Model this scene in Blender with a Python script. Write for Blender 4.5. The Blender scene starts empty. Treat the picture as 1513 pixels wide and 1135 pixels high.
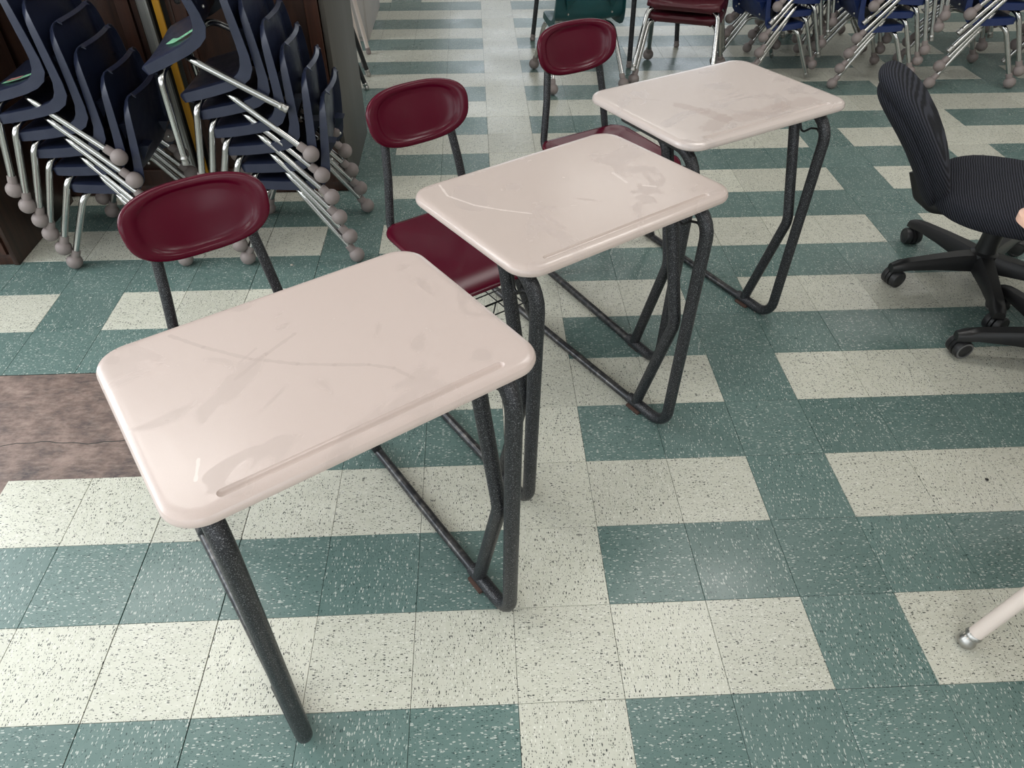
import bpy, bmesh, math, random
from mathutils import Vector, Matrix, Euler

random.seed(7)
C = bpy.context.scene.collection
sc = bpy.context.scene
PI = math.pi
T = 0.2286                                   # 9 inch floor tile

# ------------------------------------------------------------------ camera
CAM_F = 1087.076
CAM_ROT = (0.847432713, -0.000894315, -0.0464617923)
CAM_LOC = (-0.213175759 * T, -3.15097619 * T, 6.75164999 * T)
cam = bpy.data.cameras.new('camera')
cam.sensor_fit = 'HORIZONTAL'
cam.sensor_width = 36.0
cam.lens = CAM_F * 36.0 / 1513.0
cam.clip_start = 0.02
cam_o = bpy.data.objects.new('camera', cam)
C.objects.link(cam_o)
cam_o.location = CAM_LOC
cam_o.rotation_euler = CAM_ROT
sc.camera = cam_o

# ------------------------------------------------------------------ world, lights, exposure
sc.view_settings.view_transform = 'Standard'
sc.view_settings.look = 'None'
sc.view_settings.gamma = 1.0
sc.view_settings.use_curve_mapping = False
sc.view_settings.exposure = 0.29
sc.cycles.use_denoising = True
sc.cycles.max_bounces = 6
sc.cycles.diffuse_bounces = 3
sc.cycles.sample_clamp_indirect = 4.0
sc.cycles.caustics_reflective = False
sc.cycles.caustics_refractive = False

w = bpy.data.worlds.new('world')
sc.world = w
w.use_nodes = True
w.node_tree.nodes['Background'].inputs[0].default_value = (0.80, 0.90, 1.0, 1)
w.node_tree.nodes['Background'].inputs[1].default_value = 1.5


def area(name, loc, target, sx, sy, power, col=(1, 1, 1)):
    l = bpy.data.lights.new(name, 'AREA')
    l.shape = 'RECTANGLE'
    l.size = sx
    l.size_y = sy
    l.energy = power
    l.color = col
    o = bpy.data.objects.new(name, l)
    C.objects.link(o)
    o.location = loc
    d = Vector(target) - Vector(loc)
    o.rotation_euler = d.to_track_quat('-Z', 'Y').to_euler()
    return o


# daylight coming in through the windows of the left wall and of the wall behind the camera
WIN_LEFT = [-2.60, -0.80, 1.00, 2.80]              # window centres along the left wall
for y in WIN_LEFT:
    area('window_daylight', (-3.93, y, 1.92), (0, y, 1.92), 1.45, 1.95, 20 if y < 0 else (44 if y < 2 else 80), (0.93, 0.97, 1.0))
WIN_BACK = [0.3, 2.4]                          # windows at the far end of the room
for x in WIN_BACK:
    area('window_daylight', (x, 8.93, 1.75), (x, 0, 1.75), 1.4, 1.6, 3.5, (0.97, 0.98, 1.0))
WIN_FRONT = [-2.4, -0.4, 2.0]
for x in WIN_FRONT:
    area('window_daylight', (x, -3.53, 1.75), (x, 0, 1.75), 1.4, 1.6, 12, (0.95, 0.98, 1.0))
for x in (-2.0, 1.2, 4.0):  # fill lamps added below the ceiling for soft top light, no fixtures
    for y in (-1.2, 2.0, 5.4):
        area('ceiling_fill', (x, y, 2.93), (x, y, 0), 1.2, 0.6, (34 if x > 3 and y < 0 else 16) if y < 5 else 8, (1.0, 0.97, 0.93))


# ------------------------------------------------------------------ materials
def mat(name, col, rough=0.5, metal=0.0, spec=0.5, coat=0.0):
    m = bpy.data.materials.new(name)
    m.use_nodes = True
    b = m.node_tree.nodes['Principled BSDF']
    b.inputs['Base Color'].default_value = (*col, 1)
    b.inputs['Roughness'].default_value = rough
    b.inputs['Metallic'].default_value = metal
    b.inputs['Specular IOR Level'].default_value = spec
    b.inputs['Coat Weight'].default_value = coat
    b.inputs['Coat Roughness'].default_value = 0.08
    return m


class NT:
    def __init__(self, m):
        self.t = m.node_tree
        self.b = m.node_tree.nodes['Principled BSDF']

    def n(self, typ, **kw):
        x = self.t.nodes.new(typ)
        for k, v in kw.items():
            if k in x.inputs.keys():
                x.inputs[k].default_value = v
            else:
                setattr(x, k, v)
        return x

    def l(self, a, b):
        self.t.links.new(a, b)

    def math(self, op, a, b=None):
        x = self.t.nodes.new('ShaderNodeMath')
        x.operation = op
        for i, v in enumerate((a, b)):
            if v is None:
                continue
            if hasattr(v, 'links'):
                self.l(v, x.inputs[i])
            else:
                x.inputs[i].default_value = v
        return x.outputs[0]

    def mix(self, fac, a, b):
        x = self.t.nodes.new('ShaderNodeMix')
        x.data_type = 'RGBA'
        for inp, v in ((x.inputs['Factor'], fac), (x.inputs['A'], a), (x.inputs['B'], b)):
            if hasattr(v, 'links'):
                self.l(v, inp)
            elif isinstance(v, tuple):
                inp.default_value = (*v, 1)
            else:
                inp.default_value = v
        return x.outputs['Result']

    def ramp(self, fac, stops):
        x = self.t.nodes.new('ShaderNodeValToRGB')
        els = x.color_ramp.elements
        while len(els) < len(stops):
            els.new(0.5)
        for e, (p, c) in zip(els, stops):
            e.position = p
            e.color = (*c, 1) if isinstance(c, tuple) else (c, c, c, 1)
        self.l(fac, x.inputs[0])
        return x.outputs[0]

    def bump(self, h, strength=0.2, dist=0.002):
        x = self.n('ShaderNodeBump')
        x.inputs['Strength'].default_value = strength
        x.inputs['Distance'].default_value = dist
        self.l(h, x.inputs['Height'])
        self.l(x.outputs[0], self.b.inputs['Normal'])


def mapped(nt, scale, coord='Object', rot=(0, 0, 0), random_shift=False):
    tc = nt.n('ShaderNodeTexCoord')
    mp = nt.n('ShaderNodeMapping')
    mp.inputs['Scale'].default_value = scale
    mp.inputs['Rotation'].default_value = rot
    nt.l(tc.outputs[coord], mp.inputs[0])
    if random_shift:
        oi = nt.n('ShaderNodeObjectInfo')
        s = nt.math('MULTIPLY', oi.outputs['Random'], 91.7)
        cx = nt.n('ShaderNodeCombineXYZ')
        nt.l(s, cx.inputs[0])
        nt.l(nt.math('MULTIPLY', oi.outputs['Random'], 57.3), cx.inputs[1])
        nt.l(cx.outputs[0], mp.inputs['Location'])
    return mp.outputs[0]


def tile_material(name, base, base2, lightchip, darkchip, light_amt, dark_amt, rough):
    """vinyl tile with chips drawn out along one direction of the tile"""
    m = mat(name, base, rough)
    nt = NT(m)
    oi = nt.n('ShaderNodeObjectInfo')

    def chips(scale, size, amount, seed):
        v = mapped(nt, scale, random_shift=True)
        nz = nt.n('ShaderNodeTexNoise', Scale=0.9, Detail=2.0)
        nt.l(v, nz.inputs['Vector'])
        add = nt.n('ShaderNodeVectorMath', operation='MULTIPLY_ADD')
        nt.l(nz.outputs['Color'], add.inputs[0])
        add.inputs[1].default_value = (0.9, 0.9, 0)
        nt.l(v, add.inputs[2])
        off = nt.n('ShaderNodeVectorMath', operation='ADD')
        nt.l(add.outputs[0], off.inputs[0])
        off.inputs[1].default_value = (seed, seed * 1.7, 0)
        vo = nt.n('ShaderNodeTexVoronoi', Scale=1.0)
        vo.voronoi_dimensions = '2D'
        nt.l(off.outputs[0], vo.inputs['Vector'])
        sep = nt.n('ShaderNodeSeparateColor')
        nt.l(vo.outputs['Color'], sep.inputs[0])
        pick = nt.math('LESS_THAN', sep.outputs[0], amount)
        rad = nt.math('MULTIPLY', sep.outputs[1], size)
        inside = nt.math('LESS_THAN', vo.outputs['Distance'], rad)
        return nt.math('MULTIPLY', pick, inside)

    big = nt.n('ShaderNodeTexNoise', Scale=1.6, Detail=3.0)
    nt.l(mapped(nt, (14, 40, 1), random_shift=True), big.inputs['Vector'])
    c = nt.mix(nt.ramp(big.outputs[0], [(0.3, 0.0), (0.7, 1.0)]), base, base2)
    # every tile a shade of its own
    val = nt.math('MULTIPLY_ADD', oi.outputs['Random'], 0.14)
    val.node.inputs[2].default_value = 0.93
    hs = nt.n('ShaderNodeHueSaturation')
    nt.l(c, hs.inputs['Color'])
    nt.l(val, hs.inputs['Value'])
    c = hs.outputs[0]
    c = nt.mix(chips((110, 270, 1), 0.45, light_amt, 3.1), c, lightchip)
    c = nt.mix(chips((75, 230, 1), 0.34, light_amt * 0.6, 17.7), c, lightchip)
    c = nt.mix(chips((100, 250, 1), 0.35, dark_amt, 9.3), c, darkchip)
    c = nt.mix(chips((210, 480, 1), 0.42, dark_amt, 29.3), c, darkchip)
    nt.l(c, nt.b.inputs['Base Color'])
    rz = nt.n('ShaderNodeTexNoise', Scale=3.0, Detail=4.0)
    nt.l(mapped(nt, (1, 1, 1), coord='Object', random_shift=True), rz.inputs['Vector'])
    rr = nt.ramp(rz.outputs[0], [(0.3, max(0.0, rough - 0.08)), (0.75, rough + 0.10)])
    nt.l(rr, nt.b.inputs['Roughness'])
    nt.bump(rz.outputs[0], 0.06, 0.002)
    return m


M = {}
M['tile_green'] = tile_material('green_vinyl_tile', (0.116, 0.186, 0.170), (0.136, 0.207, 0.190),
                                (0.46, 0.50, 0.46), (0.036, 0.068, 0.065), 0.26, 0.18, 0.30)
M['tile_cream'] = tile_material('cream_vinyl_tile', (0.565, 0.565, 0.475), (0.615, 0.610, 0.525),
                                (0.70, 0.695, 0.62), (0.050, 0.055, 0.050), 0.20, 0.26, 0.31)
M['subfloor'] = mat('dark_subfloor', (0.035, 0.038, 0.036), 0.8)

m = M['board'] = mat('worn_subfloor_board', (0.12, 0.08, 0.07), 0.55)
nt = NT(m)
n1 = nt.n('ShaderNodeTexNoise', Scale=9.0, Detail=8.0, Roughness=0.7)
nt.l(mapped(nt, (1.3, 1.5, 1)), n1.inputs['Vector'])
n2 = nt.n('ShaderNodeTexNoise', Scale=40.0, Detail=5.0, Roughness=0.7)
nt.l(mapped(nt, (0.7, 2.0, 1), rot=(0, 0, 0.5)), n2.inputs['Vector'])
c = nt.ramp(n1.outputs[0], [(0.30, (0.055, 0.042, 0.042)), (0.5, (0.155, 0.105, 0.088)), (0.68, (0.30, 0.215, 0.18))])
c = nt.mix(nt.ramp(n2.outputs[0], [(0.45, 0.0), (0.75, 0.5)]), c, (0.40, 0.31, 0.26))
nt.l(c, nt.b.inputs['Base Color'])
nt.bump(n2.outputs[0], 0.5, 0.003)


def smudged(name, col, col2, rough, seed, marks=()):
    m = mat(name, col, rough)
    nt = NT(m)
    v = mapped(nt, (1, 1, 1))
    off = nt.n('ShaderNodeVectorMath', operation='ADD')
    nt.l(v, off.inputs[0])
    off.inputs[1].default_value = (seed, seed * 0.7, 0)
    a = nt.n('ShaderNodeTexNoise', Scale=5.0, Detail=4.0, Distortion=1.6)
    nt.l(off.outputs[0], a.inputs['Vector'])
    smear = nt.ramp(a.outputs[0], [(0.56, 0.0), (0.575, 0.75), (0.66, 0.9), (0.68, 0.1)])
    fine = nt.n('ShaderNodeTexNoise', Scale=700.0, Detail=2.0)
    nt.l(off.outputs[0], fine.inputs['Vector'])
    c = nt.mix(smear, col, col2)
    c = nt.mix(nt.ramp(fine.outputs[0], [(0.45, 0.0), (0.8, 0.25)]), c, tuple(x * 0.82 for x in col))
    # wiped-in lines and scratches: distance to short line pieces on the top
    wob = nt.n('ShaderNodeTexNoise', Scale=60.0, Detail=3.0)
    nt.l(v, wob.inputs['Vector'])
    for (ax, ay), (bx, by), wd, mc, stren in marks:
        ba = Vector((bx - ax, by - ay, 0))
        pa = nt.n('ShaderNodeVectorMath', operation='SUBTRACT')
        nt.l(v, pa.inputs[0])
        pa.inputs[1].default_value = (ax, ay, 0)
        flat = nt.n('ShaderNodeVectorMath', operation='MULTIPLY')
        nt.l(pa.outputs[0], flat.inputs[0])
        flat.inputs[1].default_value = (1, 1, 0)
        dt = nt.n('ShaderNodeVectorMath', operation='DOT_PRODUCT')
        nt.l(flat.outputs[0], dt.inputs[0])
        dt.inputs[1].default_value = ba / max(ba.length_squared, 1e-9)
        h = nt.math('DIVIDE', dt.outputs['Value'], 1.0)
        h.node.use_clamp = True
        foot = nt.n('ShaderNodeVectorMath', operation='SCALE')
        foot.inputs[0].default_value = ba
        nt.l(h, foot.inputs['Scale'])
        df = nt.n('ShaderNodeVectorMath', operation='DISTANCE')
        nt.l(flat.outputs[0], df.inputs[0])
        nt.l(foot.outputs[0], df.inputs[1])
        wd2 = nt.math('MULTIPLY', wob.outputs[0], wd * 2)
        k_ = nt.math('SUBTRACT', 1.0, nt.math('DIVIDE', df.outputs['Value'], wd2))
        k_.node.use_clamp = True
        k_ = nt.math('MULTIPLY', nt.math('MINIMUM', nt.math('MULTIPLY', k_, 3.0), 1.0), stren)
        c = nt.mix(k_, c, mc)
    nt.l(c, nt.b.inputs['Base Color'])
    nt.l(nt.ramp(smear, [(0.0, rough), (1.0, rough + 0.12)]), nt.b.inputs['Roughness'])
    nt.bump(fine.outputs[0], 0.04, 0.0006)
    return m


DK, LT = (0.46, 0.37, 0.335), (0.80, 0.70, 0.65)


def chain(pts, wd, mc, stren):
    return [(a, b, wd, mc, stren) for a, b in zip(pts, pts[1:])]


MARKS_A = (chain([(-0.178, 0.199), (-0.143, 0.133), (-0.091, 0.055), (-0.034, -0.003), (0.012, -0.040), (0.057, -0.073), (0.085, -0.105), (0.097, -0.143)], 0.0045, DK, 0.45)
           + chain([(-0.129, 0.020), (-0.066, 0.052), (-0.006, 0.077)], 0.0045, DK, 0.45)
           + chain([(-0.110, 0.056), (-0.074, 0.077)], 0.003, DK, 0.35)
           + [((-0.274, 0.187), (-0.2735, 0.1868), 0.013, DK, 0.40), ((-0.232, -0.119), (-0.248, -0.156), 0.003, LT, 0.5)])
MARKS_B = (chain([(-0.229, 0.205), (-0.243, 0.145), (-0.220, 0.073), (-0.185, 0.018), (-0.142, -0.035)], 0.0030, LT, 0.7)
           + chain([(0.135, 0.014), (0.126, -0.044)], 0.004, LT, 0.5) + chain([(0.146, -0.079), (0.164, -0.100)], 0.004, LT, 0.6))
MARKS_C = (chain([(-0.217, 0.116), (-0.160, 0.065)], 0.003, DK, 0.5) + chain([(-0.138, 0.010), (-0.111, -0.064)], 0.020, DK, 0.6)
           + chain([(-0.111, -0.064), (-0.10, -0.13), (-0.18, -0.16)], 0.028, DK, 0.5) + chain([(-0.06, -0.15), (0.10, -0.15), (0.2, -0.16)], 0.032, DK, 0.45))
M['top_a'] = smudged('beige_desktop_plastic', (0.58, 0.475, 0.432), (0.525, 0.43, 0.39), 0.24, 0.0, MARKS_A)
M['top_b'] = smudged('beige_desktop_plastic', (0.56, 0.465, 0.42), (0.525, 0.435, 0.395), 0.22, 3.3, MARKS_B)
M['top_c'] = smudged('beige_desktop_plastic', (0.58, 0.50, 0.462), (0.50, 0.43, 0.40), 0.20, 8.1, MARKS_C)
M['top_under'] = mat('desktop_underside', (0.22, 0.19, 0.16), 0.7)
M['peach'] = mat('peach_tabletop', (0.80, 0.50, 0.38), 0.3)

m = M['hammer'] = mat('dark_grey_speckled_paint', (0.035, 0.036, 0.040), 0.42, 0.25)
nt = NT(m)
f = nt.n('ShaderNodeTexNoise', Scale=520.0, Detail=2.0)
nt.l(mapped(nt, (1, 1, 1)), f.inputs['Vector'])
c = nt.ramp(f.outputs[0], [(0.44, (0.011, 0.012, 0.014)), (0.58, (0.034, 0.035, 0.040)), (0.70, (0.20, 0.20, 0.21))])
nt.l(c, nt.b.inputs['Base Color'])
nt.bump(f.outputs[0], 0.25, 0.001)
m = M['worn_tube'] = mat('worn_grey_runner', (0.10, 0.10, 0.105), 0.34, 0.7)
nt = NT(m)
f = nt.n('ShaderNodeTexNoise', Scale=60.0, Detail=6.0)
nt.l(mapped(nt, (1, 1, 1)), f.inputs['Vector'])
c = nt.ramp(f.outputs[0], [(0.42, (0.045, 0.046, 0.050)), (0.62, (0.095, 0.092, 0.090)), (0.78, (0.20, 0.18, 0.17))])
nt.l(c, nt.b.inputs['Base Color'])
M['rust'] = mat('rusty_foot_pad', (0.075, 0.040, 0.030), 0.8)
M['wire'] = mat('black_wire', (0.015, 0.015, 0.016), 0.4, 0.4)
M['burgundy'] = mat('burgundy_plastic', (0.080, 0.0012, 0.0125), 0.25, spec=0.30)
M['burgundy2'] = mat('burgundy_plastic_dull', (0.070, 0.005, 0.012), 0.35)


def shell_mat(name, col):
    m = mat(name, col, 0.38)
    nt = NT(m)
    f = nt.n('ShaderNodeTexNoise', Scale=25.0, Detail=6.0, Roughness=0.7)
    nt.l(mapped(nt, (1, 1, 1), random_shift=True), f.inputs['Vector'])
    nt.l(nt.mix(nt.ramp(f.outputs[0], [(0.5, 0.0), (0.8, 0.5)]), col, tuple(min(1, x * 1.5 + 0.004) for x in col)),
         nt.b.inputs['Base Color'])
    nt.l(nt.ramp(f.outputs[0], [(0.3, 0.30), (0.7, 0.48)]), nt.b.inputs['Roughness'])
    return m


M['navy'] = shell_mat('navy_plastic', (0.012, 0.0165, 0.038))
M['blue'] = shell_mat('blue_plastic', (0.010, 0.024, 0.098))
M['teal'] = shell_mat('teal_plastic', (0.006, 0.060, 0.066))
M['chrome'] = mat('chrome_tube', (0.52, 0.52, 0.51), 0.17, 1.0)
M['ball'] = mat('grey_rubber_ball', (0.245, 0.205, 0.195), 0.55)
M['steel'] = mat('dull_steel', (0.45, 0.44, 0.42), 0.35, 1.0)
M['tape_green'] = mat('green_tape', (0.42, 0.88, 0.58), 0.6)
M['tape_pink'] = mat('pink_tape', (0.72, 0.36, 0.33), 0.6)
M['ink'] = mat('black_ink', (0.02, 0.02, 0.02), 0.6)


def wood(name, c1, c2, scale=1.0, rough=0.4, vertical=True):
    m = mat(name, c1, rough)
    nt = NT(m)
    s = (16 * scale, 16 * scale, 1.3 * scale) if vertical else (1.3 * scale, 16 * scale, 16 * scale)
    f = nt.n('ShaderNodeTexNoise', Scale=2.2, Detail=7.0, Roughness=0.65, Distortion=0.6)
    nt.l(mapped(nt, s), f.inputs['Vector'])
    nt.l(nt.ramp(f.outputs[0], [(0.32, c1), (0.68, c2)]), nt.b.inputs['Base Color'])
    nt.bump(f.outputs[0], 0.12, 0.001)
    return m


M['wood'] = wood('dark_stained_wood', (0.020, 0.0095, 0.0065), (0.050, 0.022, 0.014))
M['wood_red'] = wood('reddish_wood_trim', (0.026, 0.010, 0.006), (0.062, 0.022, 0.012))
M['laminate'] = wood('grey_brown_laminate', (0.060, 0.053, 0.045), (0.085, 0.075, 0.063), 1.4, 0.5)
M['yellow'] = wood('yellow_painted_stick', (0.46, 0.22, 0.012), (0.56, 0.28, 0.02), 1.0, 0.5)
M['alu'] = mat('grey_metal_rail', (0.42, 0.42, 0.40), 0.38, 0.8)
M['white_cab'] = mat('off_white_cabinet', (0.50, 0.46, 0.44), 0.45)
M['wall'] = mat('off_white_wall_paint', (0.62, 0.60, 0.56), 0.8)
M['ceil'] = mat('white_ceiling', (0.72, 0.71, 0.69), 0.9)
M['cream_paint'] = mat('cream_painted_tube', (0.74, 0.64, 0.58), 0.35)
M['black_plastic'] = mat('black_plastic', (0.012, 0.012, 0.013), 0.40)
M['caster'] = mat('dark_grey_caster', (0.020, 0.020, 0.022), 0.45)
M['caster_ring'] = mat('grey_caster_ring', (0.16, 0.16, 0.16), 0.5)
M['glass_frame'] = mat('window_frame_white', (0.7, 0.7, 0.68), 0.5)
M['dust'] = mat('grey_lint', (0.12, 0.10, 0.09), 0.9)
M['crumb'] = mat('pale_crumb', (0.55, 0.50, 0.42), 0.8)
M['crumb_dark'] = mat('black_crumb', (0.02, 0.02, 0.02), 0.8)

m = M['fabric'] = mat('ribbed_charcoal_fabric', (0.020, 0.021, 0.028), 0.95, spec=0.2)
nt = NT(m)
tc = nt.n('ShaderNodeTexCoord')
dt = nt.n('ShaderNodeVectorMath', operation='DOT_PRODUCT')
nt.l(tc.outputs['Object'], dt.inputs[0])
dt.inputs[1].default_value = (0.72, -0.36, 0.62)           # ribs run straight across the cloth
wn = nt.n('ShaderNodeTexNoise', Scale=14.0, Detail=2.0)
nt.l(tc.outputs['Object'], wn.inputs['Vector'])
ph_ = nt.math('MULTIPLY_ADD', wn.outputs[0], 6.0)
nt.l(nt.math('MULTIPLY', dt.outputs['Value'], 2 * PI / 0.0066), ph_.node.inputs[2])
wave = nt.math('MULTIPLY_ADD', nt.math('SINE', ph_), 0.5)
wave.node.inputs[2].default_value = 0.5
nz = nt.n('ShaderNodeTexNoise', Scale=900.0, Detail=1.0)
nt.l(mapped(nt, (1, 1, 1)), nz.inputs['Vector'])
c = nt.ramp(wave, [(0.2, (0.010, 0.011, 0.015)), (0.8, (0.040, 0.042, 0.055))])
c = nt.mix(nt.ramp(nz.outputs[0], [(0.62, 0.0), (0.75, 0.35)]), c, (0.14, 0.14, 0.15))
nt.l(c, nt.b.inputs['Base Color'])
nt.bump(wave, 0.7, 0.003)


# ------------------------------------------------------------------ mesh helpers
def mesh_obj(name, bm, material, parent=None, smooth=True, loc=None, sharp=0.7):
    me = bpy.data.meshes.new(name)
    bmesh.ops.recalc_face_normals(bm, faces=bm.faces)
    bm.to_mesh(me)
    bm.free()
    for mm in (material if isinstance(material, (list, tuple)) else [material]):
        me.materials.append(mm)
    if smooth:
        me.polygons.foreach_set('use_smooth', [True] * len(me.polygons))
        me.set_sharp_from_angle(angle=sharp)
    o = bpy.data.objects.new(name, me)
    C.objects.link(o)
    if parent is not None:
        o.parent = parent
    if loc is not None:
        o.location = loc
    return o


def thing(name, label, cat, loc=(0, 0, 0), rotz=0.0, group=None):
    o = bpy.data.objects.new(name, None)
    o.empty_display_size = 0.1
    C.objects.link(o)
    o.location = loc
    o.rotation_euler = (0, 0, rotz)
    return tag(o, label, cat, group)


def tag(o, label=None, cat=None, group=None, kind=None):
    if label:
        o['label'] = label
    if cat:
        o['category'] = cat
    if group:
        o['group'] = group
    if kind:
        o['kind'] = kind
    return o


def copy_tree(o, parent=None):
    c = o.copy()
    C.objects.link(c)
    if parent is not None:
        c.parent = parent
    for ch in list(o.children):
        copy_tree(ch, c)
    return c


def fillet(pts, rad, seg=6):
    """round the inner corners of a polyline"""
    pts = [Vector(p) for p in pts]
    if not isinstance(rad, (list, tuple)):
        rad = [rad] * len(pts)
    out = [pts[0]]
    for i in range(1, len(pts) - 1):
        a, b, c = pts[i - 1], pts[i], pts[i + 1]
        d1, d2 = (a - b), (c - b)
        l1, l2 = d1.length, d2.length
        d1.normalize()
        d2.normalize()
        ang = d1.angle(d2, PI)
        if ang > PI - 0.02 or rad[i] <= 0:
            out.append(b)
            continue
        t = min(rad[i] / math.tan(ang / 2), l1 * 0.49, l2 * 0.49)
        r = t * math.tan(ang / 2)
        bis = (d1 + d2).normalized()
        cen = b + bis * (r / math.sin(ang / 2))
        s, e = b + d1 * t - cen, b + d2 * t - cen
        tot = s.angle(e)
        ax = s.cross(e).normalized()
        for k in range(seg + 1):
            out.append(cen + Matrix.Rotation(tot * k / seg, 3, ax) @ s)
    out.append(pts[-1])
    return out


def tube(bm, pts, r, seg=12, closed=False, cap=True, squash=1.0):
    pts = [Vector(p) for p in pts]
    n = len(pts)
    rr = r if isinstance(r, (list, tuple)) else [r] * n
    rings = []
    tan0 = (pts[1] - pts[0]).normalized()
    up = Vector((0, 0, 1)) if abs(tan0.z) < 0.9 else Vector((1, 0, 0))
    nrm = (up - tan0 * up.dot(tan0)).normalized()
    prev = tan0
    for i in range(n):
        if closed:
            t = (pts[(i + 1) % n] - pts[i - 1]).normalized()
        elif i == 0:
            t = tan0
        elif i == n - 1:
            t = (pts[-1] - pts[-2]).normalized()
        else:
            t = ((pts[i + 1] - pts[i]).normalized() + (pts[i] - pts[i - 1]).normalized()).normalized()
        q = prev.rotation_difference(t)
        nrm = q @ nrm
        nrm = (nrm - t * nrm.dot(t)).normalized()
        prev = t
        bn = t.cross(nrm)
        rings.append([bm.verts.new(pts[i] + (nrm * math.cos(2 * PI * k / seg) + bn * math.sin(2 * PI * k / seg) * squash) * rr[i])
                      for k in range(seg)])
    m_ = n if closed else n - 1
    for i in range(m_):
        a, b = rings[i], rings[(i + 1) % n]
        for k in range(seg):
            bm.faces.new((a[k], a[(k + 1) % seg], b[(k + 1) % seg], b[k]))
    if cap and not closed:
        bm.faces.new(rings[0][::-1])
        bm.faces.new(rings[-1])
    return bm


def tube_obj(name, pts, r, material, parent, rad=0.0, seg=12, **kw):
    bm = bmesh.new()
    tube(bm, fillet(pts, rad) if rad else pts, r, seg, **kw)
    return mesh_obj(name, bm, material, parent, sharp=1.0)


def box(bm, x0, x1, y0, y1, z0, z1, bev=0.0):
    vs = bmesh.ops.create_cube(bm, size=1.0)['verts']
    for v in vs:
        v.co = Vector((x0 + (v.co.x + 0.5) * (x1 - x0), y0 + (v.co.y + 0.5) * (y1 - y0), z0 + (v.co.z + 0.5) * (z1 - z0)))
    if bev:
        es = list({e for v in vs for e in v.link_edges})
        bmesh.ops.bevel(bm, geom=es, offset=bev, segments=2, profile=0.5, affect='EDGES')
    return bm


def box_obj(name, x0, x1, y0, y1, z0, z1, material, parent=None, bev=0.0, smooth=True):
    bm = bmesh.new()
    box(bm, x0, x1, y0, y1, z0, z1, bev)
    return mesh_obj(name, bm, material, parent, smooth=smooth, sharp=0.6)


def lathe(bm, prof, seg=20, mtx=None):
    rings = []
    for r, z in prof:
        if r < 1e-6:
            rings.append([bm.verts.new((0, 0, z))])
        else:
            rings.append([bm.verts.new((r * math.cos(2 * PI * k / seg), r * math.sin(2 * PI * k / seg), z)) for k in range(seg)])
    for a, b in zip(rings, rings[1:]):
        for k in range(seg):
            k2 = (k + 1) % seg
            if len(a) == 1 and len(b) == 1:
                continue
            if len(a) == 1:
                bm.faces.new((a[0], b[k2], b[k]))
            elif len(b) == 1:
                bm.faces.new((a[k], a[k2], b[0]))
            else:
                bm.faces.new((a[k], a[k2], b[k2], b[k]))
    if mtx is not None:
        vs = [v for ring in rings for v in ring]
        bmesh.ops.transform(bm, matrix=mtx, verts=vs)
    return bm


def rrect(hw, hd, r, seg=8):
    """outline of a rounded rectangle, counter clockwise"""
    out = []
    for cx, cy, a0 in ((hw - r, hd - r, 0), (-hw + r, hd - r, PI / 2), (-hw + r, -hd + r, PI), (hw - r, -hd + r, 1.5 * PI)):
        for k in range(seg + 1):
            a = a0 + (PI / 2) * k / seg
            out.append((cx + r * math.cos(a), cy + r * math.sin(a)))
    return out


# ------------------------------------------------------------------ the room
def struct(name, bm, m_, parent=None):
    return tag(mesh_obj(name, bm, m_, parent, smooth=False), kind='structure')


X0, X1, Y0, Y1, ZC = -4.0, 6.2, -3.6, 9.0, 3.0
bm = bmesh.new()
box(bm, X0 - 0.1, X1 + 0.1, Y0 - 0.1, Y1 + 0.1, -0.12, -0.004)
floor = struct('floor', bm, M['subfloor'])
bm = bmesh.new()
box(bm, X0 - 0.1, X1 + 0.1, Y0 - 0.1, Y1 + 0.1, ZC, ZC + 0.1)
ceiling = struct('ceiling', bm, M['ceil'])


def wall_with_windows(name, along, fixed, thick, lo, hi, wins, hw, z0, z1):
    """a wall along x or y with rectangular openings"""
    bm = bmesh.new()

    def add(a0, a1, b0, b1):
        if a1 - a0 < 1e-4 or b1 - b0 < 1e-4:
            return
        if along == 'y':
            box(bm, fixed - thick, fixed, a0, a1, b0, b1)
        else:
            box(bm, a0, a1, fixed - thick, fixed, b0, b1)
    add(lo, hi, 0, z0)
    add(lo, hi, z1, ZC)
    edges = [lo]
    for c_ in wins:
        edges += [c_ - hw, c_ + hw]
    edges.append(hi)
    for k in range(0, len(edges), 2):
        add(edges[k], edges[k + 1], z0, z1)
    return struct(name, bm, M['wall'])


wall_with_windows('wall_left', 'y', X0, 0.1, Y0, Y1, WIN_LEFT, 0.75, 0.92, 2.92)
wall_with_windows('wall_front', 'x', Y0, 0.1, X0, X1, WIN_FRONT, 0.72, 0.92, 2.58)
bm = bmesh.new()
box(bm, X1, X1 + 0.1, Y0, Y1, 0, ZC)
struct('wall_right', bm, M['wall'])
wall_with_windows('wall_back', 'x', Y1 + 0.1, 0.1, X0, X1, WIN_BACK, 0.72, 0.92, 2.58)
k = 0
for y in WIN_LEFT:
    k += 1
    bm = bmesh.new()
    for yy in (y - 0.73, y, y + 0.73):
        box(bm, X0 - 0.07, X0 - 0.02, yy - 0.02, yy + 0.02, 0.92, 2.92)
    for zz in (0.94, 1.92, 2.90):
        box(bm, X0 - 0.07, X0 - 0.02, y - 0.75, y + 0.75, zz - 0.02, zz + 0.02)
    struct('window_%d' % k, bm, M['glass_frame'])
for x, yw in [(x, Y0 - 0.07) for x in WIN_FRONT] + [(x, Y1 + 0.02) for x in WIN_BACK]:
    k += 1
    bm = bmesh.new()
    for xx in (x - 0.7, x, x + 0.7):
        box(bm, xx - 0.02, xx + 0.02, yw, yw + 0.05, 0.92, 2.58)
    for zz in (0.94, 1.75, 2.56):
        box(bm, x - 0.72, x + 0.72, yw, yw + 0.05, zz - 0.02, zz + 0.02)
    struct('window_%d' % k, bm, M['glass_frame'])

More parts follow.
